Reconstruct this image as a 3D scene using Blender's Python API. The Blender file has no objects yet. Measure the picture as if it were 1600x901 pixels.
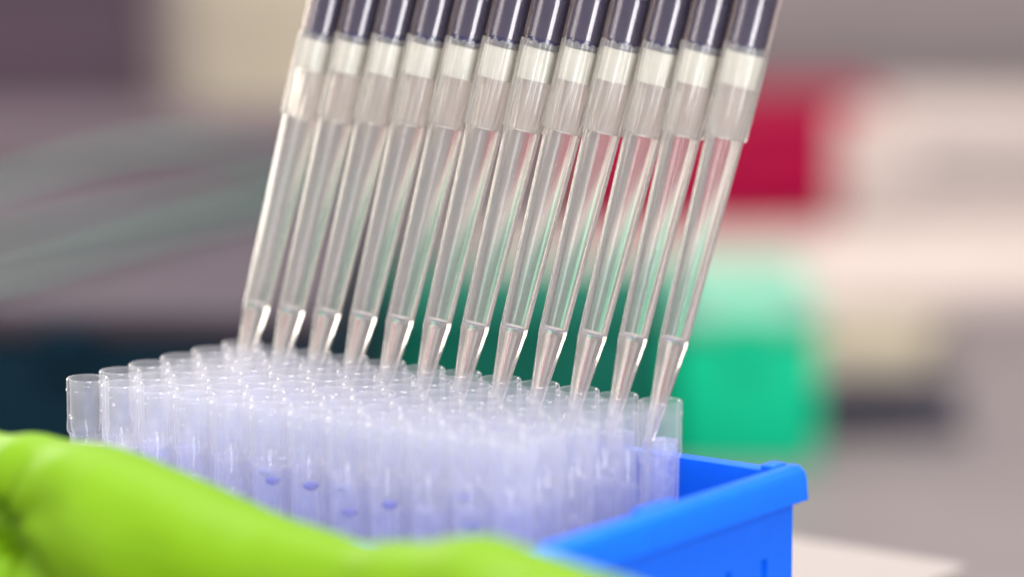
import bpy, bmesh, math, random
from mathutils import Vector, Matrix
random.seed(7)
MM = 0.001
scene = bpy.context.scene
col = scene.collection

# ------------------------------------------------------------------ camera
cam_d = bpy.data.cameras.new('camera')
cam = bpy.data.objects.new('camera', cam_d)
col.objects.link(cam)
cam.location = (0.473793, -0.514371, 0.134071)
yaw, pitch = 0.6300, 0.1670
fwd = Vector((-math.sin(yaw) * math.cos(pitch), math.cos(yaw) * math.cos(pitch), -math.sin(pitch)))
cam.rotation_euler = fwd.to_track_quat('-Z', 'Y').to_euler()
cam_d.sensor_width = 36.0
cam_d.lens = 132.5
cam_d.clip_start = 0.01
cam_d.clip_end = 50.0
cam_d.dof.use_dof = True
cam_d.dof.focus_distance = 0.703
cam_d.dof.aperture_fstop = 5.6
cam_d.dof.aperture_blades = 0
scene.camera = cam

# ------------------------------------------------------------------ world and lamps
world = bpy.data.worlds.new('World')
scene.world = world
world.use_nodes = True
wn = world.node_tree.nodes['Background']
wn.inputs['Color'].default_value = (0.86, 0.84, 0.92, 1)
wn.inputs['Strength'].default_value = 0.62

def area(name, loc, target, sx, sy, power, color):
    d = bpy.data.lights.new(name, 'AREA')
    d.shape = 'RECTANGLE'
    d.size, d.size_y, d.energy, d.color = sx, sy, power, color
    o = bpy.data.objects.new(name, d)
    col.objects.link(o)
    o.location = loc
    o.rotation_euler = (Vector(target) - Vector(loc)).to_track_quat('-Z', 'Y').to_euler()
    return o

area('ceiling_lamp', (0.15, 0.15, 1.35), (0.05, 0.1, 0), 1.3, 0.7, 36, (1.0, 0.965, 0.94))
area('ceiling_lamp', (-0.35, 1.15, 1.45), (-0.45, 1.0, -0.16), 1.4, 0.9, 10, (1.0, 0.95, 0.90))
area('unseen_side_lamp', (0.88, -0.56, 0.30), (0.05, 0.03, 0.10), 0.38, 0.88, 12, (0.95, 0.97, 1.0))  # out of frame, sized and placed to lay a pale stripe down each tip
area('unseen_side_lamp', (-0.80, 0.36, 0.30), (0.03, 0.03, 0.02), 0.35, 0.8, 8, (1.0, 0.93, 0.82))  # added out of frame to give the tips their cream left edges
area('unseen_side_lamp', (-0.65, -0.75, 0.55), (0.0, 0.0, 0.0), 0.4, 0.9, 6, (1.0, 0.96, 0.90))  # added fill from the left, no source in view

scene.view_settings.view_transform = 'Standard'
scene.view_settings.look = 'None'
scene.view_settings.exposure = 0.0
scene.view_settings.gamma = 1.0
scene.view_settings.use_curve_mapping = False
cy = scene.cycles
cy.max_bounces = 28
cy.diffuse_bounces = 14
cy.glossy_bounces = 8
cy.transmission_bounces = 24
cy.transparent_max_bounces = 96
cy.use_denoising = True
cy.sample_clamp_indirect = 6.0
cy.caustics_refractive = True
cy.caustics_reflective = False

# ------------------------------------------------------------------ materials
def new_mat(name):
    m = bpy.data.materials.new(name)
    m.use_nodes = True
    nt = m.node_tree
    nt.nodes.clear()
    out = nt.nodes.new('ShaderNodeOutputMaterial')
    return m, nt, out

def noise(nt, scale, detail=4.0, rough=0.55, stretch=None):
    tc = nt.nodes.new('ShaderNodeTexCoord')
    n = nt.nodes.new('ShaderNodeTexNoise')
    n.inputs['Scale'].default_value = scale
    n.inputs['Detail'].default_value = detail
    n.inputs['Roughness'].default_value = rough
    if stretch:
        mp = nt.nodes.new('ShaderNodeMapping')
        mp.inputs['Scale'].default_value = stretch
        nt.links.new(tc.outputs['Object'], mp.inputs['Vector'])
        nt.links.new(mp.outputs['Vector'], n.inputs['Vector'])
    else:
        nt.links.new(tc.outputs['Object'], n.inputs['Vector'])
    return n

def plain(name, color, rough=0.5, spec=0.5, nscale=60, var=0.12, bump=0.0, sss=0.0, metallic=0.0, coat=0.0, bscale=None):
    m, nt, out = new_mat(name)
    b = nt.nodes.new('ShaderNodeBsdfPrincipled')
    b.inputs['Roughness'].default_value = rough
    b.inputs['Specular IOR Level'].default_value = spec
    b.inputs['Metallic'].default_value = metallic
    b.inputs['Coat Weight'].default_value = coat
    n = noise(nt, nscale)
    r = nt.nodes.new('ShaderNodeMixRGB')
    r.inputs['Color1'].default_value = (*[c * (1 - var) for c in color], 1)
    r.inputs['Color2'].default_value = (*[min(1, c * (1 + var)) for c in color], 1)
    nt.links.new(n.outputs['Fac'], r.inputs['Fac'])
    nt.links.new(r.outputs['Color'], b.inputs['Base Color'])
    if sss:
        b.inputs['Subsurface Weight'].default_value = sss
        b.inputs['Subsurface Radius'].default_value = (0.6, 1.0, 1.4)
        b.inputs['Subsurface Scale'].default_value = 0.0015
    if bump:
        bn = noise(nt, bscale or nscale * 6, 3)
        bp = nt.nodes.new('ShaderNodeBump')
        bp.inputs['Strength'].default_value = bump
        bp.inputs['Distance'].default_value = 0.0005
        nt.links.new(bn.outputs['Fac'], bp.inputs['Height'])
        nt.links.new(bp.outputs['Normal'], b.inputs['Normal'])
    nt.links.new(b.outputs['BSDF'], out.inputs['Surface'])
    return m

def thin_plastic(name, tint, milk_color, milk, milk_edge, rough=0.08, ior=1.45, gloss_edge=0.6):
    """thin clear moulded plastic wall: mostly see-through, a little milky, glossy skin"""
    m, nt, out = new_mat(name)
    L = nt.links
    tr = nt.nodes.new('ShaderNodeBsdfTransparent'); tr.inputs['Color'].default_value = (*tint, 1)
    df = nt.nodes.new('ShaderNodeBsdfDiffuse'); df.inputs['Color'].default_value = (*milk_color, 1)
    tl = nt.nodes.new('ShaderNodeBsdfTranslucent'); tl.inputs['Color'].default_value = (*milk_color, 1)
    gl = nt.nodes.new('ShaderNodeBsdfGlossy'); gl.inputs['Roughness'].default_value = rough
    mk = nt.nodes.new('ShaderNodeMixShader'); mk.inputs[0].default_value = 0.5
    L.new(df.outputs[0], mk.inputs[1]); L.new(tl.outputs[0], mk.inputs[2])
    lw = nt.nodes.new('ShaderNodeLayerWeight'); lw.inputs['Blend'].default_value = 0.5
    pw = nt.nodes.new('ShaderNodeMath'); pw.operation = 'POWER'; pw.inputs[1].default_value = 4.0
    L.new(lw.outputs['Facing'], pw.inputs[0])
    n = noise(nt, 420, 3)
    nm = nt.nodes.new('ShaderNodeMapRange')
    nm.inputs['From Min'].default_value = 0.3; nm.inputs['From Max'].default_value = 0.7
    nm.inputs['To Min'].default_value = milk * 0.65; nm.inputs['To Max'].default_value = milk * 1.35
    L.new(n.outputs['Fac'], nm.inputs['Value'])
    ma = nt.nodes.new('ShaderNodeMath'); ma.operation = 'MULTIPLY_ADD'; ma.use_clamp = True
    ma.inputs[1].default_value = milk_edge
    L.new(pw.outputs[0], ma.inputs[0]); L.new(nm.outputs['Result'], ma.inputs[2])
    m1 = nt.nodes.new('ShaderNodeMixShader')
    L.new(ma.outputs[0], m1.inputs[0]); L.new(tr.outputs[0], m1.inputs[1]); L.new(mk.outputs[0], m1.inputs[2])
    f0 = ((ior - 1) / (ior + 1)) ** 2          # Schlick reflectance, the same from both sides of the thin wall
    p5 = nt.nodes.new('ShaderNodeMath'); p5.operation = 'POWER'; p5.inputs[1].default_value = 5.0
    L.new(lw.outputs['Facing'], p5.inputs[0])
    fr = nt.nodes.new('ShaderNodeMath'); fr.operation = 'MULTIPLY_ADD'; fr.inputs[1].default_value = gloss_edge; fr.inputs[2].default_value = f0
    L.new(p5.outputs[0], fr.inputs[0])
    m2 = nt.nodes.new('ShaderNodeMixShader')
    L.new(fr.outputs[0], m2.inputs[0]); L.new(m1.outputs[0], m2.inputs[1]); L.new(gl.outputs[0], m2.inputs[2])
    L.new(m2.outputs[0], out.inputs['Surface'])
    return m

def clear_plastic(name, color, milk, rough, ior=1.49, milk_color=(0.9, 0.88, 0.84)):
    """thick clear plastic that bends light, with a little haze in it"""
    m, nt, out = new_mat(name)
    L = nt.links
    g = nt.nodes.new('ShaderNodeBsdfGlass')
    g.inputs['Color'].default_value = (*color, 1); g.inputs['IOR'].default_value = ior
    n = noise(nt, 300, 2, stretch=(1, 1, 0.08))
    rr = nt.nodes.new('ShaderNodeMapRange')
    rr.inputs['To Min'].default_value = rough * 0.6; rr.inputs['To Max'].default_value = rough * 1.4
    L.new(n.outputs['Fac'], rr.inputs['Value']); L.new(rr.outputs['Result'], g.inputs['Roughness'])
    df = nt.nodes.new('ShaderNodeBsdfDiffuse'); df.inputs['Color'].default_value = (*milk_color, 1)
    tl = nt.nodes.new('ShaderNodeBsdfTranslucent'); tl.inputs['Color'].default_value = (*milk_color, 1)
    mk = nt.nodes.new('ShaderNodeMixShader'); mk.inputs[0].default_value = 0.5
    L.new(df.outputs[0], mk.inputs[1]); L.new(tl.outputs[0], mk.inputs[2])
    m1 = nt.nodes.new('ShaderNodeMixShader'); m1.inputs[0].default_value = milk
    L.new(g.outputs[0], m1.inputs[1]); L.new(mk.outputs[0], m1.inputs[2])
    L.new(m1.outputs[0], out.inputs['Surface'])
    return m

M_tube = thin_plastic('tube_plastic', (0.99, 0.99, 1.0), (0.985, 0.98, 0.998), 0.09, 0.55)
M_liquid = thin_plastic('tube_liquid', (0.95, 0.95, 1.0), (0.92, 0.93, 1.0), 0.12, 0.05, 0.03, 1.33)
M_serum = thin_plastic('cloudy_liquid', (0.85, 0.88, 1.0), (0.84, 0.87, 1.0), 0.34, 0.05, 0.03, 1.33)
M_reflection = plain('violet_blue_reflection', (0.075, 0.08, 0.38), 0.5, 0.4, 300, 0.2)  # colour of the blue rack mirrored in the liquid surface
M_tip = clear_plastic('tip_plastic', (1.0, 0.995, 0.985), 0.095, 0.05, milk_color=(0.96, 0.94, 0.88))
M_tipliq = clear_plastic('tip_liquid', (1, 1, 1), 0.05, 0.02, 1.33)
M_sleeve = thin_plastic('sleeve_plastic', (0.93, 0.90, 0.90), (0.55, 0.48, 0.46), 0.05, 0.40, 0.05, 1.49)
M_filter = plain('porous_filter', (0.95, 0.93, 0.85), 0.9, 0.2, 900, 0.06, 0.3)
M_nozzle = plain('violet_black_plastic', (0.030, 0.028, 0.080), 0.24, 0.6, 80, 0.2, coat=0.5)
M_body = plain('pale_grey_plastic', (0.55, 0.55, 0.58), 0.4, 0.5, 60, 0.05)
M_blue = plain('blue_polypropylene', (0.0, 0.135, 0.80), 0.4, 0.3, 220, 0.09, 0.12, sss=0.25, bscale=1500)
M_deck = plain('pale_bounce_deck', (0.84, 0.85, 0.95), 0.5, 0.3, 90, 0.05)  # deck made pale so that light bounces up into the tubes
M_glove = plain('lime_nitrile', (0.135, 0.275, 0.001), 0.55, 0.18, 40, 0.10, 0.25, bscale=90)
M_drop = clear_plastic('water_drop', (1, 1, 1), 0.0, 0.0, 1.33)
M_white = plain('white_foam', (0.32, 0.285, 0.265), 0.7, 0.3, 200, 0.05, 0.2)

# ------------------------------------------------------------------ helpers
def obj(name, me, mat, parent=None):
    o = bpy.data.objects.new(name, me)
    col.objects.link(o)
    if mat and not me.materials:
        me.materials.append(mat)
    o.parent = parent
    return o

def empty(name, loc=(0, 0, 0), rz=0.0):
    o = bpy.data.objects.new(name, None)
    col.objects.link(o)
    o.empty_display_size = 0.01
    o.location = [v * MM for v in loc]
    o.rotation_euler = (0, 0, rz)
    return o

def tag(o, label, cat, group=None):
    o['label'] = label
    o['category'] = cat
    if group:
        o['group'] = group
    return o

def mesh_from(bm, name, smooth=False, sharp=None):
    me = bpy.data.meshes.new(name)
    bmesh.ops.recalc_face_normals(bm, faces=bm.faces[:])
    bm.to_mesh(me)
    bm.free()
    if smooth:
        me.polygons.foreach_set('use_smooth', [True] * len(me.polygons))
        if sharp:
            me.set_sharp_from_angle(angle=math.radians(sharp))
    return me

def add_box(bm, x0, x1, y0, y1, z0, z1, bevel=0.0, seg=2):
    r = bmesh.ops.create_cube(bm, size=1.0)
    vs = r['verts']
    for v in vs:
        v.co = Vector(((x0 + x1) / 2 + v.co.x * (x1 - x0), (y0 + y1) / 2 + v.co.y * (y1 - y0), (z0 + z1) / 2 + v.co.z * (z1 - z0))) * MM
    if bevel:
        es = list({e for v in vs for e in v.link_edges})
        bmesh.ops.bevel(bm, geom=es, offset=bevel * MM, segments=seg, profile=0.6, affect='EDGES')

def box_mesh(name, *a, **k):
    bm = bmesh.new()
    add_box(bm, *a, **k)
    return mesh_from(bm, name, True, 40)

def lathe(name, profile, seg=48, closed=True, mod=None, sharp=32):
    """profile: list of (r, z) in mm, outside and inside in one loop; mod(i, theta)->(dr, dz)"""
    bm = bmesh.new()
    rings = []
    for i, (r, z) in enumerate(profile):
        ring = []
        if r < 1e-6:
            v = bm.verts.new((0, 0, z * MM))
            ring = [v] * seg
        else:
            for k in range(seg):
                t = 2 * math.pi * k / seg
                dr, dz = mod(i, t) if mod else (0, 0)
                ring.append(bm.verts.new(((r + dr) * math.cos(t) * MM, (r + dr) * math.sin(t) * MM, (z + dz) * MM)))
        rings.append(ring)
    n = len(rings)
    for i in range(n if closed else n - 1):
        a, b = rings[i], rings[(i + 1) % n]
        for k in range(seg):
            q = [a[k], a[(k + 1) % seg], b[(k + 1) % seg], b[k]]
            f = []
            for v in q:
                if v not in f:
                    f.append(v)
            if len(f) >= 3:
                bm.faces.new(f)
    return mesh_from(bm, name, True, sharp)

def tube_along(bm, pts, radius, seg=10):
    rings = []
    for i, p in enumerate(pts):
        a = pts[max(i - 1, 0)]; b = pts[min(i + 1, len(pts) - 1)]
        d = (b - a).normalized()
        s = d.cross(Vector((0, 0, 1)))
        if s.length < 1e-4:
            s = Vector((1, 0, 0))
        s.normalize(); t = s.cross(d)
        rings.append([bm.verts.new((p + (s * math.cos(2 * math.pi * k / seg) + t * math.sin(2 * math.pi * k / seg)) * radius) * MM) for k in range(seg)])
    for a, b in zip(rings, rings[1:]):
        for k in range(seg):
            bm.faces.new([a[k], a[(k + 1) % seg], b[(k + 1) % seg], b[k]])
    bm.faces.new(rings[0][::-1]); bm.faces.new(rings[-1])

# ------------------------------------------------------------------ the setting
BENCH_Z, PLAT_Z = -165.0, -60.0
def struct(name, me, mat):
    o = obj(name, me, mat)
    o['kind'] = 'structure'
    return o

YAW = 0.63
EX = Vector((math.cos(YAW), math.sin(YAW), 0)); EY = Vector((-math.sin(YAW), math.cos(YAW), 0))
# bench counter runs along EX, wall beyond it
bm = bmesh.new()
add_box(bm, -2200, 2200, -500, 1900, -40, 0, 3)
bench = struct('lab_bench', mesh_from(bm, 'lab_bench', True, 40), plain('bench_laminate', (0.185, 0.158, 0.16), 0.5, 0.3, 25, 0.18))
bench.location = (0.05, 0.02, BENCH_Z * MM); bench.rotation_euler = (0, 0, YAW)
bm = bmesh.new()
add_box(bm, -2600, 2600, 1900, 1980, -400, 1500)
wall = struct('wall', mesh_from(bm, 'wall'), plain('wall_paint', (0.36, 0.30, 0.30), 0.8, 0.2, 6, 0.12))
wall.location = (0.05, 0.02, 0); wall.rotation_euler = (0, 0, YAW)

# ------------------------------------------------------------------ white platform under the rack
plat = obj('foam_block', box_mesh('foam_block', -150, 86, -42, 187, BENCH_Z, PLAT_Z, bevel=3), M_white)
tag(plat, 'white foam block standing on the bench beneath the blue rack', 'foam block')

# ------------------------------------------------------------------ blue rack
X0, X1, Y0, Y1 = -7.0, 122.0, -35.5, 54.5      # outer faces of the walls
RT, RB, WT = -11.9, PLAT_Z, 2.2
rack = empty('tube_rack', ((X0 + X1) / 2, (Y0 + Y1) / 2, RB))
tag(rack, 'open blue plastic rack with raised rim holding the clear tubes', 'tube rack')
rloc = Vector(((X0 + X1) / 2, (Y0 + Y1) / 2, RB))
def rack_part(name, me, mat=None):
    o = obj(name, me, mat or M_blue, rack)
    o.matrix_parent_inverse = Matrix.Translation(-rloc * MM)
    return o

def slotted(name, along, lo, hi, f0, f1, centers, zs0, zs1, w=2.1, top=None):
    """wall plate with vertical slots cut through; along = 'x' or 'y'"""
    us = sorted({lo, hi, *[c - w / 2 for c in centers], *[c + w / 2 for c in centers]})
    zs = [RB, zs0, zs1, RT if top is None else top]
    bm = bmesh.new()
    def P(u, f, z):
        return Vector((u, f, z) if along == 'x' else (f, u, z)) * MM
    hole = lambda i, j: j == 1 and any(abs((us[i] + us[i + 1]) / 2 - c) < w / 2 for c in centers)
    cell = {(i, j) for i in range(len(us) - 1) for j in range(3) if not hole(i, j)}
    for (i, j) in cell:
        for f in (f0, f1):
            bm.faces.new([bm.verts.new(P(*q)) for q in ((us[i], f, zs[j]), (us[i + 1], f, zs[j]), (us[i + 1], f, zs[j + 1]), (us[i], f, zs[j + 1]))])
        for di, dj, a, b in ((-1, 0, (0, 0), (0, 1)), (1, 0, (1, 0), (1, 1)), (0, -1, (0, 0), (1, 0)), (0, 1, (0, 1), (1, 1))):
            if (i + di, j + dj) not in cell:
                pa = (us[i + a[0]], zs[j + a[1]]); pb = (us[i + b[0]], zs[j + b[1]])
                bm.faces.new([bm.verts.new(P(*q)) for q in ((pa[0], f0, pa[1]), (pb[0], f0, pb[1]), (pb[0], f1, pb[1]), (pa[0], f1, pa[1]))])
    bmesh.ops.remove_doubles(bm, verts=bm.verts[:], dist=1e-6)
    return mesh_from(bm, name)

sy = [45 - 11.8 * k for k in range(7)]
sx = [113 - 11.8 * k for k in range(10)]
rack_part('end_wall', slotted('end_wall', 'y', Y0, Y1, X1 - WT, X1, sy, -48, -26.3))
rack_part('end_wall', slotted('end_wall', 'y', Y0, Y1, X0, X0 + WT, sy, -48, -26.3, top=RT - 8))
rack_part('side_wall', slotted('side_wall', 'x', X0 + WT, X1 - WT, Y1 - WT, Y1, sx, -48, -26.3))
rack_part('side_wall', slotted('side_wall', 'x', X0 + WT, X1 - WT, Y0, Y0 + WT, sx, -48, -26.3))
# lips: a hooked band on the outside of the end walls, a slim one on the side walls
def lip_mesh(side):
    s = 1 if side > 0 else -1
    xf = X1 if s > 0 else X0
    prof = [(-WT - 0.25, RT - 1.2), (-WT - 0.25, RT + 0.35), (-WT + 0.5, RT + 1.0), (0.0, RT + 0.9), (1.2, RT + 0.0), (1.7, RT - 1.2), (2.1, RT - 5.3), (0.02, RT - 5.3), (0.02, RT + 0.02), (-WT - 0.02, RT + 0.02), (-WT - 0.02, RT - 1.2)]
    bm = bmesh.new()
    ends = []
    for y in (Y0 - 2.0, Y1 + 2.0):
        ends.append([bm.verts.new(Vector((xf + s * a, y, z)) * MM) for a, z in prof])
    n = len(prof)
    for k in range(n):
        bm.faces.new([ends[0][k], ends[0][(k + 1) % n], ends[1][(k + 1) % n], ends[1][k]])
    bm.faces.new(ends[0]); bm.faces.new(ends[1][::-1])
    me = mesh_from(bm, 'rim_lip', True, 35)
    return me
for s in (1,):
    o = rack_part('rim_lip', lip_mesh(s))
    b = o.modifiers.new('soft', 'BEVEL'); b.width = 0.35 * MM; b.segments = 2; b.limit_method = 'ANGLE'
for y0, y1 in ((Y1 + 0.02, Y1 + 1.6), (Y0 - 1.6, Y0 - 0.02)):
    rack_part('rim_lip', box_mesh('rim_lip_long', X0 - 0.0, X1 - 0.05, y0, y1, RT - 4.0, RT + 0.02, bevel=0.4))
rack_part('rim_lip', box_mesh('rim_lip_end', X0 - 1.6, X0 - 0.02, Y0 + 0.02, Y1 - 0.02, RT - 12.0, RT - 7.98, bevel=0.4))
rack_part('stop_tab', box_mesh('stop_tab', X1 - WT - 2.6, X1 - WT - 0.28, 9.5, 20.5, RT - 3, RT + 0.75, bevel=0.4))
rack_part('corner_tab', box_mesh('corner_tab', X1 - WT - 3.2, X1 - WT - 0.3, Y1 - WT - 0.4, Y1 + 1.7, RT + 0.05, RT + 1.1, bevel=0.3))
DECK = -46.0
rack_part('deck', box_mesh('deck', X0 + WT + 0.02, X1 - WT - 0.02, Y0 + WT + 0.02, Y1 - WT - 0.02, DECK - 2.0, DECK), M_deck)

# ------------------------------------------------------------------ clear tubes, 12 columns by 6 rows on the 9 mm grid
TH = -DECK                      # tube length, standing on the deck
RO = 4.0
outer = [(0.0, 0.0), (1.6, 0.25), (2.5, 1.4), (2.95, 4.0), (3.2, 14.0), (3.36, 26.0), (3.42, TH - 10.6), (3.9, TH - 10.2), (RO - 0.03, TH - 9.9), (RO - 0.03, TH - 8.3), (RO - 0.06, TH - 8.1), (RO - 0.05, TH - 2.6), (RO + 0.10, TH - 2.42), (RO + 0.10, TH - 2.12), (RO - 0.02, TH - 1.95), (RO, TH - 0.25), (RO - 0.2, TH)]
inner = [(RO - 0.42, TH), (RO - 0.6, TH - 0.3), (RO - 0.66, TH - 8.0), (RO - 0.75, TH - 9.7), (RO - 1.0, TH - 10.2), (2.75, 26.0), (2.45, 13.0), (1.9, 3.5), (0.0, 1.2)]
prof = outer + inner
NO = len(outer)
def tube_mod(i, t):
    if 3 <= i <= 6:
        return (0.18 * (1 if math.cos(22 * t) > 0 else -1), 0)      # moulded ribs under the shoulder
    if i in (8, 9):
        return (0.04 * (1 if math.cos(33 * t) > 0 else -1), 0)
    if i in (NO - 1, NO, NO - 2):
        return (0, 0.03 * math.sin(2 * t + 1))
    return (0, 0)
me_tube = lathe('sample_tube', prof, seg=88, closed=False, mod=tube_mod, sharp=28)
def liquid_mesh(level):
    pts = [(0, 1.22), (1.88, 3.55), (2.43, 13.0), (2.73, 26.0), (2.73 + 0.02 * (min(level, TH - 10.6) - 26), min(level, TH - 10.6))]
    if level > TH - 10.2:
        pts += [(RO - 0.78, TH - 9.75), (RO - 0.7, level)]
    rr = pts[-1][0]
    pts += [(rr - 0.25, level - 0.25), (rr * 0.6, level - 0.5), (0, level - 0.6)]
    return lathe('liquid', pts, seg=32, closed=False, sharp=50)
me_liq = [liquid_mesh(TH - q) for q in (11.4, 12.2, 13.0, 14.2, 15.6, 17.0)]
me_liq12 = [liquid_mesh(TH - q) for q in (7.0, 7.4, 7.9)]
ORD = ['zero', 'first', 'second', 'third', 'fourth', 'fifth', 'sixth', 'seventh', 'eighth', 'ninth', 'tenth', 'eleventh', 'twelfth']
ROWS = ['one row', 'two rows', 'three rows', 'four rows', 'five rows']
tubes = {}
for r in range(6):
    for c in range(12):
        o = obj('sample_tube', me_tube, M_tube)
        o.location = Vector((9 * c + random.uniform(-.12, .12), 9 * r + random.uniform(-.12, .12), DECK + 0.02)) * MM
        o.rotation_euler = (random.uniform(-.006, .006), random.uniform(-.006, .006), random.uniform(0, 6.28))
        k = 12 - c
        pos = 'nearest the blue end wall with the free gap' if k == 1 else ORD[k] + ' from the free gap at the blue end wall'
        if r == 5:
            pos = 'last before the free gap' if k == 1 else ORD[k] + ' from the free gap'
            tag(o, 'clear tube with a pipette tip in it, %s in the rack' % pos, 'tube', 'clear tubes standing in the blue rack')
        else:
            pos = 'last before the free gap' if k == 1 else ORD[k] + ' from the free gap'
            tag(o, 'clear tube %s before the tips, %s in the rack' % (ROWS[4 - r], pos), 'tube', 'clear tubes standing in the blue rack')
        if r == 5:
            obj('liquid', random.choice(me_liq12), M_serum, o)
        else:
            obj('liquid', random.choice(me_liq), M_liquid, o)
        tubes[c, r] = o
me_reflection = lathe('reflection_spot', [(0, -0.9), (0.9, -0.8), (1.5, -0.2), (1.3, 0.35), (0, 0.5)], seg=24, closed=False, sharp=60)  # small blobs standing in for the rack's blue reflection on the meniscus
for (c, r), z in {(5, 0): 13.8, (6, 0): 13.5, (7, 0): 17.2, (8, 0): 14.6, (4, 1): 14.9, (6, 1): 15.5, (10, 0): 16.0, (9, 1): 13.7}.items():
    obj('reflection_spot', me_reflection, M_reflection, tubes[c, r]).location = (0, 0, (TH - z) * MM)
# drops clinging to walls and rims
def drop_mesh(r):
    bm = bmesh.new()
    bmesh.ops.create_icosphere(bm, subdivisions=3, radius=r * MM)
    for v in bm.verts:
        v.co.y *= 0.55
    return mesh_from(bm, 'droplet', True)
me_d = drop_mesh(0.5)
for (c, r), th, z, s in (((0, 0), -1.75, TH - 6.9, 1.0), ((0, 0), -0.2, TH - 5.6, .3), ((1, 0), -1.3, TH - 3.2, .7), ((1, 1), -1.2, TH - 3.5, .5), ((5, 2), -1.0, TH - .2, 1.1), ((4, 2), -.6, TH - .2, .9),
                        ((6, 3), -1.3, TH - .4, .8), ((3, 1), -.9, TH - .2, .6), ((8, 4), -1.0, TH - .6, .8), ((2, 1), -1.6, TH - 1.3, .6), ((3, 0), -1.5, TH - 5, .4)):
    t = tubes[c, r]
    d = obj('droplet', me_d, M_drop, t)
    a = th - t.rotation_euler.z
    d.location = Vector((math.cos(a) * (RO + .05), math.sin(a) * (RO + .05), z)) * MM
    d.rotation_euler = (0, 0, a + math.pi / 2)
    d.scale = (s, s, s)

# ------------------------------------------------------------------ twelve-channel pipette and its tips
O = Vector((1.41540277, 47.64255624, 6.0765595))
U = Vector((0.99933434, -0.00369661, 0.03629328))
W = Vector((0.14471249, 0.20301792, 0.96842244))
TL = 55.81                                     # kink to rim
V = W.cross(U).normalized(); UX = V.cross(W).normalized()
R3 = Matrix((UX, V, W)).transposed()
def frame(i, s):
    m = R3.to_4x4(); m.translation = (O + 9 * i * U + s * W) * MM
    return m
t_out = [(0.62, -18.0), (0.85, -17.8), (2.50, -0.5), (2.60, 0.0), (2.64, 0.6), (3.50, 38.6), (3.56, 39.0), (3.98, 39.15), (4.06, 39.5), (4.26, TL - 0.5), (4.24, TL)]
t_in = [(3.86, TL), (3.70, TL - 1.2), (3.60, TL - 7.5), (3.36, 41.0), (3.06, 39.0), (2.12, 0.3), (2.02, -0.6), (0.36, -18.0)]
NT = len(t_out)
def tip_mod(i, t):
    if i in (NT - 1, NT):
        return (0, 0.22 * math.sin(16 * t))
    if NT - 4 <= i < NT - 1:
        return (0.09 * math.cos(20 * t), 0)
    return (0, 0)
me_tip = lathe('barrel', t_out + t_in, seg=96, closed=True, mod=tip_mod, sharp=25)
M_collar = clear_plastic('collar_plastic', (1.0, 0.99, 0.975), 0.17, 0.12, milk_color=(0.94, 0.91, 0.84))
me_tip.materials.append(M_tip); me_tip.materials.append(M_collar)
for pl in me_tip.polygons:
    if pl.center.z > 39.05 * MM:
        pl.material_index = 1
me_filter = lathe('filter', [(0, TL - 7.3), (3.3, TL - 7.3), (3.42, TL - 7.1), (3.55, TL - 1.5), (3.45, TL - 1.3), (0, TL - 1.3)], seg=48, closed=False, sharp=40)
me_tl = lathe('liquid', [(0, -17.6), (0.37, -17.6), (2.03, -0.6), (2.13, 0.3), (2.16, 1.6), (1.8, 1.25), (0, 1.0)], seg=40, closed=False, sharp=50)
for i in range(12):
    t = empty('pipette_tip')
    t.matrix_world = frame(i, random.uniform(-.25, .25)) @ Matrix.Rotation(random.uniform(-.005, .005), 4, 'X') @ Matrix.Rotation(random.uniform(-.005, .005), 4, 'Y')
    k = 12 - i
    pos = 'nearest the free gap at the blue end wall' if k == 1 else ORD[k] + ' from the free gap at the blue end wall'
    tag(t, 'clear filter pipette tip, %s' % pos, 'pipette tip', 'pipette tips in a row')
    obj('barrel', me_tip, M_tip, t).rotation_euler = (0, 0, random.uniform(0, 6.28))
    obj('filter', me_filter, M_filter, t)
    obj('liquid', me_tl, M_tipliq, t)
pip = empty('multichannel_pipette')
pip.matrix_world = frame(5.5, TL)
tag(pip, 'twelve channel pipette with dark violet nozzles pressed into the tips', 'pipette')
me_noz = lathe('nozzle', [(0, -1.25), (3.3, -1.25), (3.5, -0.9), (3.45, 0.3), (3.5, 8.2), (3.4, 8.3), (3.4, 8.6), (3.5, 8.7), (3.6, 26), (0, 26)], seg=64, closed=False, sharp=30)
me_slv = lathe('sleeve', [(4.0, 0.45), (4.18, 0.6), (4.22, 8.3), (4.28, 8.4), (4.28, 8.8), (4.24, 9.0), (4.3, 25.0), (3.95, 25.0), (3.85, 8.0), (3.8, 0.45)], seg=64, closed=True, sharp=30)
for i in range(12):
    n = obj('nozzle', me_noz, M_nozzle, pip)
    n.location = ((i - 5.5) * 9 * MM, 0, 0)
    # nozzles follow the same step line as the tips
    n.location = R3.inverted() @ (U * 9 * (i - 5.5)) * MM
    obj('sleeve', me_slv, M_sleeve, n)
bo = obj('manifold', box_mesh('manifold', -58, 58, -9, 9, 25, 60, bevel=4), M_body, pip)
bo.rotation_euler = (0, -math.asin(max(-1, min(1, (R3.inverted() @ U).z))), 0)
obj('handle', lathe('handle', [(0, 58), (12, 58), (13, 70), (11, 110), (13, 180), (11, 205), (0, 206)], seg=40, closed=False), M_body, pip)

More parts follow.
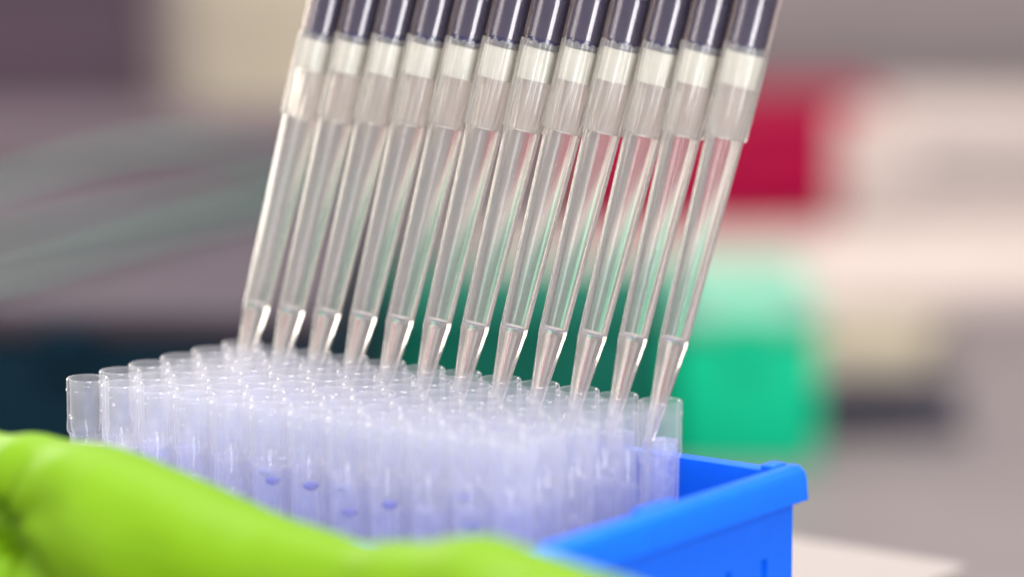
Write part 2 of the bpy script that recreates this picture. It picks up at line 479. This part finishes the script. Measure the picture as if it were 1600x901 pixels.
# ------------------------------------------------------------------ gloved hand holding the rack's front wall
def round_cone(bm, a, ra, b, rb):
    a, b = Vector(a), Vector(b)
    d = b - a; L = d.length
    n = 20; rows = 18
    q = d.to_track_quat('Z', 'Y')
    rings = []
    sina = (ra - rb) / L if L > 1e-6 else 0
    a0 = math.asin(max(-.95, min(.95, sina)))
    for k in range(rows + 1):
        ph = -math.pi / 2 + (a0 + math.pi / 2) * k / rows
        rings.append((ra * math.cos(ph), ra * math.sin(ph)))
    for k in range(rows + 1):
        ph = a0 + (math.pi / 2 - a0) * k / rows
        rings.append((rb * math.cos(ph), L + rb * math.sin(ph)))
    prev = None
    for r, z in rings:
        r = max(r, 0.05)
        ring = [bm.verts.new((a + q @ Vector((r * math.cos(2 * math.pi * j / n), r * math.sin(2 * math.pi * j / n), z))) * MM) for j in range(n)]
        if prev:
            for j in range(n):
                bm.faces.new([prev[j], prev[(j + 1) % n], ring[(j + 1) % n], ring[j]])
        else:
            bm.faces.new(ring[::-1])
        prev = ring
    bm.faces.new(prev)
bm = bmesh.new()
def chain(pts):
    for (a, ra), (b, rb) in zip(pts, pts[1:]):
        round_cone(bm, a, ra, b, rb)
wrist = (186, -82, -52)
# upper edge of the hand, from the cuff to the little finger, curling round the rack's end
chain([((166, -62, -15), 12), ((132, -52, -12.5), 10.5), ((107, -51, -16.6), 9.6), ((86, -51, -17.0), 11.5), ((64, -53, -14.8), 15), ((56, -53, -12.8), 14.5), ((40, -52, -6.8), 9.4), ((27, -52, -5.6), 7.2), ((-6, -51, -6.4), 7.3), ((-22, -45, -7.5), 8.0), ((-23, -30, -11), 7.2), ((-21.5, -20, -12), 6.4)])
chain([(wrist, 20), ((110, -54, -36), 15), ((62, -56, -36), 14), ((44, -57, -27), 10.6), ((26, -56.5, -23.2), 8.8), ((-8, -52, -26.5), 9), ((-23, -45, -27), 8.3), ((-22, -24, -27), 7.6), ((-21, -8, -27), 6.6)])
chain([(wrist, 20), ((110, -54, -44), 13), ((60, -56, -46), 14), ((26, -54, -44), 10), ((-8, -52, -43), 8.8), ((-23, -45, -43), 8.2), ((-22, -22, -43), 7.6), ((-21, -6, -43), 6.6)])
chain([(wrist, 18), ((112, -54, -54), 12), ((64, -55, -58), 12), ((30, -53, -59), 9.5), ((-6, -52, -58), 8.3), ((-22, -47, -57), 7.8), ((-38, -30, -56), 7.2), ((-40, -16, -55), 6.4)])
# thumb held low against the front wall
chain([(wrist, 18), ((140, -60, -66), 13), ((104, -53, -76), 10.5), ((80, -53, -80), 9.5), ((58, -52, -80), 8)])
# forearm
chain([((166, -62, -15), 12), (wrist, 24)])
chain([(wrist, 26), ((225, -120, -74), 28), ((300, -210, -100), 34)])
me0 = mesh_from(bm, 'hand_raw')
tmp = bpy.data.objects.new('hand_raw', me0)
col.objects.link(tmp)
rm = tmp.modifiers.new('r', 'REMESH'); rm.mode = 'VOXEL'; rm.voxel_size = 1.3 * MM; rm.use_smooth_shade = True
sm = tmp.modifiers.new('s', 'SMOOTH'); sm.factor = 0.5; sm.iterations = 6
tx = bpy.data.textures.new('folds', 'CLOUDS'); tx.noise_scale = 0.024
dp = tmp.modifiers.new('d', 'DISPLACE'); dp.texture = tx; dp.strength = 0.0013; dp.mid_level = 0.5
dg = bpy.context.evaluated_depsgraph_get()
me_hand = bpy.data.meshes.new_from_object(tmp.evaluated_get(dg))
me_hand.name = 'gloved_hand'
bpy.data.objects.remove(tmp)
# stretched folds fanning out of the crease between the knuckles, and long soft ones along the hand
CR = Vector((37, -60, -12.5))
nrm = [v.normal.copy() for v in me_hand.vertices]
for v, n in zip(me_hand.vertices, nrm):
    q = v.co / MM - CR
    d = q.length
    ang = math.atan2(q.z, q.x)
    f = 0.9 * math.exp(-(d / 18) ** 2) * min(1, d / 4) * math.sin(7 * ang + 0.10 * d)
    f += 0.22 * math.sin(0.30 * q.x + 0.16 * q.z + 1.5 * math.sin(0.09 * q.z)) * math.sin(0.05 * q.x + 0.4)
    f -= 7.5 * math.exp(-((q.x + 5) / 7.5) ** 2 - ((q.z + 0.35 * q.x) / 2.8) ** 2) * (1 if q.y < 14 else 0)
    v.co += n * f * MM
me_hand.materials.clear()
hand = obj('person', me_hand, M_glove)
tag(hand, 'hand in a lime green nitrile glove gripping the front of the blue rack', 'person')

# ------------------------------------------------------------------ blurred things on the bench behind
def on_bench(x, y, z=BENCH_Z):
    return (x, y, z)

def tip_box(name, loc, rz, w, d, h, lid, mat, matlid, label, cat):
    t = empty(name, loc, rz)
    tag(t, label, cat)
    obj('base', box_mesh('base', -w / 2, w / 2, -d / 2, d / 2, 0, h - lid, bevel=3), mat, t)
    obj('lid', box_mesh('lid', -w / 2 - 1, w / 2 + 1, -d / 2 - 1, d / 2 + 1, h - lid + 0.3, h, bevel=min(14, lid * .45), seg=5), matlid, t)
    obj('latch', box_mesh('latch', -8, 8, -d / 2 - 3, -d / 2 - 1.2, h - lid - 8, h - lid + 5, bevel=.6), mat, t)
    return t
M_green = plain('bright_green_plastic', (0.0, 0.47, 0.23), 0.5, 0.15, 30, 0.08)
M_mint = plain('mint_plastic', (0.15, 0.38, 0.27), 0.45, 0.25, 30, 0.06)
M_dgreen = plain('dark_green_plastic', (0.0, 0.105, 0.068), 0.5, 0.12, 30, 0.1)
M_teal = plain('dark_teal_plastic', (0.004, 0.032, 0.034), 0.6, 0.12, 30, 0.15)
M_topsheen = plain('navy_top_sheen', (0.055, 0.042, 0.055), 0.55, 0.3, 20, 0.15)  # mauve paints the light reflected off the top of the navy case
M_navy = plain('navy_plastic', (0.001, 0.018, 0.032), 0.7, 0.12, 30, 0.2)
M_red = plain('crimson_plastic', (0.34, 0.0, 0.038), 0.5, 0.15, 30, 0.1)
M_mauve = plain('mauve_steel', (0.085, 0.055, 0.075), 0.6, 0.3, 10, 0.15)
M_mauve2 = plain('grey_mauve_paint', (0.11, 0.085, 0.10), 0.6, 0.2, 10, 0.15)
M_beige = plain('beige_card', (0.60, 0.53, 0.40), 0.8, 0.2, 40, 0.08)
M_pale = plain('pale_card', (0.60, 0.51, 0.46), 0.8, 0.2, 40, 0.06)
M_grey = plain('grey_plastic', (0.22, 0.185, 0.185), 0.6, 0.3, 30, 0.15)
M_ink = plain('print_ink', (0.22, 0.20, 0.21), 0.7, 0.2, 200, 0.3)
M_yellow = plain('cream_paper', (0.38, 0.335, 0.25), 0.8, 0.2, 40, 0.08)
M_black = plain('blue_black_plastic', (0.012, 0.012, 0.030), 0.4, 0.4, 40, 0.2)
M_hose = plain('sea_green_rubber', (0.13, 0.22, 0.185), 0.5, 0.3, 40, 0.1)

tip_box('tip_box', (-297, 690, BENCH_Z), YAW, 54, 116, 61, 10, M_green, M_mint, 'bright green plastic box with a pale mint lid on the bench', 'plastic box')
tip_box('tip_box', (-357, 638, BENCH_Z), YAW + 0.05, 112, 90, 62, 8, M_dgreen, M_dgreen, 'dark green plastic box beside the bright green one', 'plastic box')
tip_box('instrument_case', (-346, 399, BENCH_Z), YAW - 0.04, 150, 270, 111, 11, M_navy, M_topsheen, 'dark navy case with a painted mauve sheen on top, carrying the coiled hose', 'case')
tip_box('storage_bin', (-618, 1172, BENCH_Z), YAW + 0.1, 165, 90, 66, 10, M_red, M_red, 'crimson plastic bin standing behind the green boxes', 'bin')

tip_box('reagent_box', (-436, 578, BENCH_Z), YAW + .15, 48, 50, 84, 8, M_teal, M_teal, 'small dark teal box between the navy case and the dark green box', 'box')
# coiled hose, its loops springing up from the case
h = bmesh.new()
pts = []
ctrl = [Vector(q) for q in [(-307, 264, -54), (-308, 314, -51), (-322, 386, -50), (-342, 471, -52), (-353, 513, -53), (-370, 516, -53), (-367, 453, -54), (-367, 389, -54), (-362, 331, -53), (-388, 337, -52), (-399, 374, -45), (-383, 404, -35), (-363, 426, -29), (-352, 449, -31), (-356, 488, -43), (-349, 515, -60)]]
for i in range(len(ctrl) - 1):
    p0, p1, p2, p3 = ctrl[max(i - 1, 0)], ctrl[i], ctrl[i + 1], ctrl[min(i + 2, len(ctrl) - 1)]
    for k in range(10):
        t = k / 10
        q = 0.5 * ((2 * p1) + (p2 - p0) * t + (2 * p0 - 5 * p1 + 4 * p2 - p3) * t * t + (3 * p1 - p0 - 3 * p2 + p3) * t ** 3)
        q.z = max(q.z, -51.8)
        pts.append(q - ctrl[2])
tube_along(h, pts, 1.9)
ho = obj('coiled_hose', mesh_from(h, 'coiled_hose', True), M_hose)
ho.location = ctrl[2] * MM
tag(ho, 'loosely coiled sea green rubber hose lying on the dark case', 'hose')

def carton(name, loc, rz, w, d, hh, mat, label, cat, extra=None):
    t = empty(name, loc, rz)
    tag(t, label, cat)
    obj('body', box_mesh('body', -w / 2, w / 2, -d / 2, d / 2, 0, hh, bevel=1.5), mat, t)
    if extra:
        extra(t, w, d, hh)
    return t
def flap(mat):
    def f(t, w, d, hh):
        obj('flap', box_mesh('flap', -w / 2 + 2, w / 2 - 2, -d / 2 - 1.5, -d / 2 - 0.2, hh * .55, hh - 2, bevel=.4), mat, t)
    return f
def printed(t, w, d, hh):
    for k in range(3):
        obj('printed_line', box_mesh('printed_line', -w * .3, w * .32 - k * 12, -d / 2 - .5, -d / 2 - .1, hh * .40 + k * 9, hh * .40 + k * 9 + 4), M_ink, t)
carton('drawer_unit', (-615, 715, BENCH_Z), YAW, 182, 90, 99, M_mauve2, 'low mauve drawer unit between the coiled hose and the tall cabinet', 'drawer unit', flap(M_mauve2))
carton('cabinet', (-866, 798, BENCH_Z), YAW, 260, 100, 260, M_mauve, 'tall dark mauve metal cabinet behind the coiled hose', 'cabinet', flap(M_mauve))
carton('carton', (-862, 1090, BENCH_Z), YAW + .1, 96, 80, 165, M_beige, 'tall beige card box beside the dark mauve cabinet', 'box', flap(M_beige))
carton('carton', (-482, 1264, BENCH_Z), YAW - .1, 200, 90, 62, M_pale, 'long pale card box with grey printed lines', 'box', printed)
carton('equipment_box', (-575, 1420, BENCH_Z), YAW, 340, 90, 96, M_grey, 'grey equipment box behind the printed pale card box', 'equipment', flap(M_grey))
carton('paper_stack', (-470, 1010, BENCH_Z), YAW + .12, 310, 150, 14, M_pale, 'flat stack of pale paper before the printed card box', 'paper')
carton('notepad', (-345, 860, BENCH_Z), YAW - .3, 70, 60, 16, M_yellow, 'cream notepad behind the dark stapler', 'notepad')
st = empty('stapler', (-255, 735, BENCH_Z), YAW - 0.15)
tag(st, 'dark blue black stapler lying right of the bright green box', 'stapler')
obj('base', box_mesh('base', -30, 30, -9, 9, 0, 5, bevel=1.5), M_black, st)
arm = obj('arm', box_mesh('arm', -29, 28, -8, 8, 6, 17, bevel=3), M_black, st)
arm.rotation_euler = (0, -0.06, 0); arm.location = (0, 0, 0.0015)
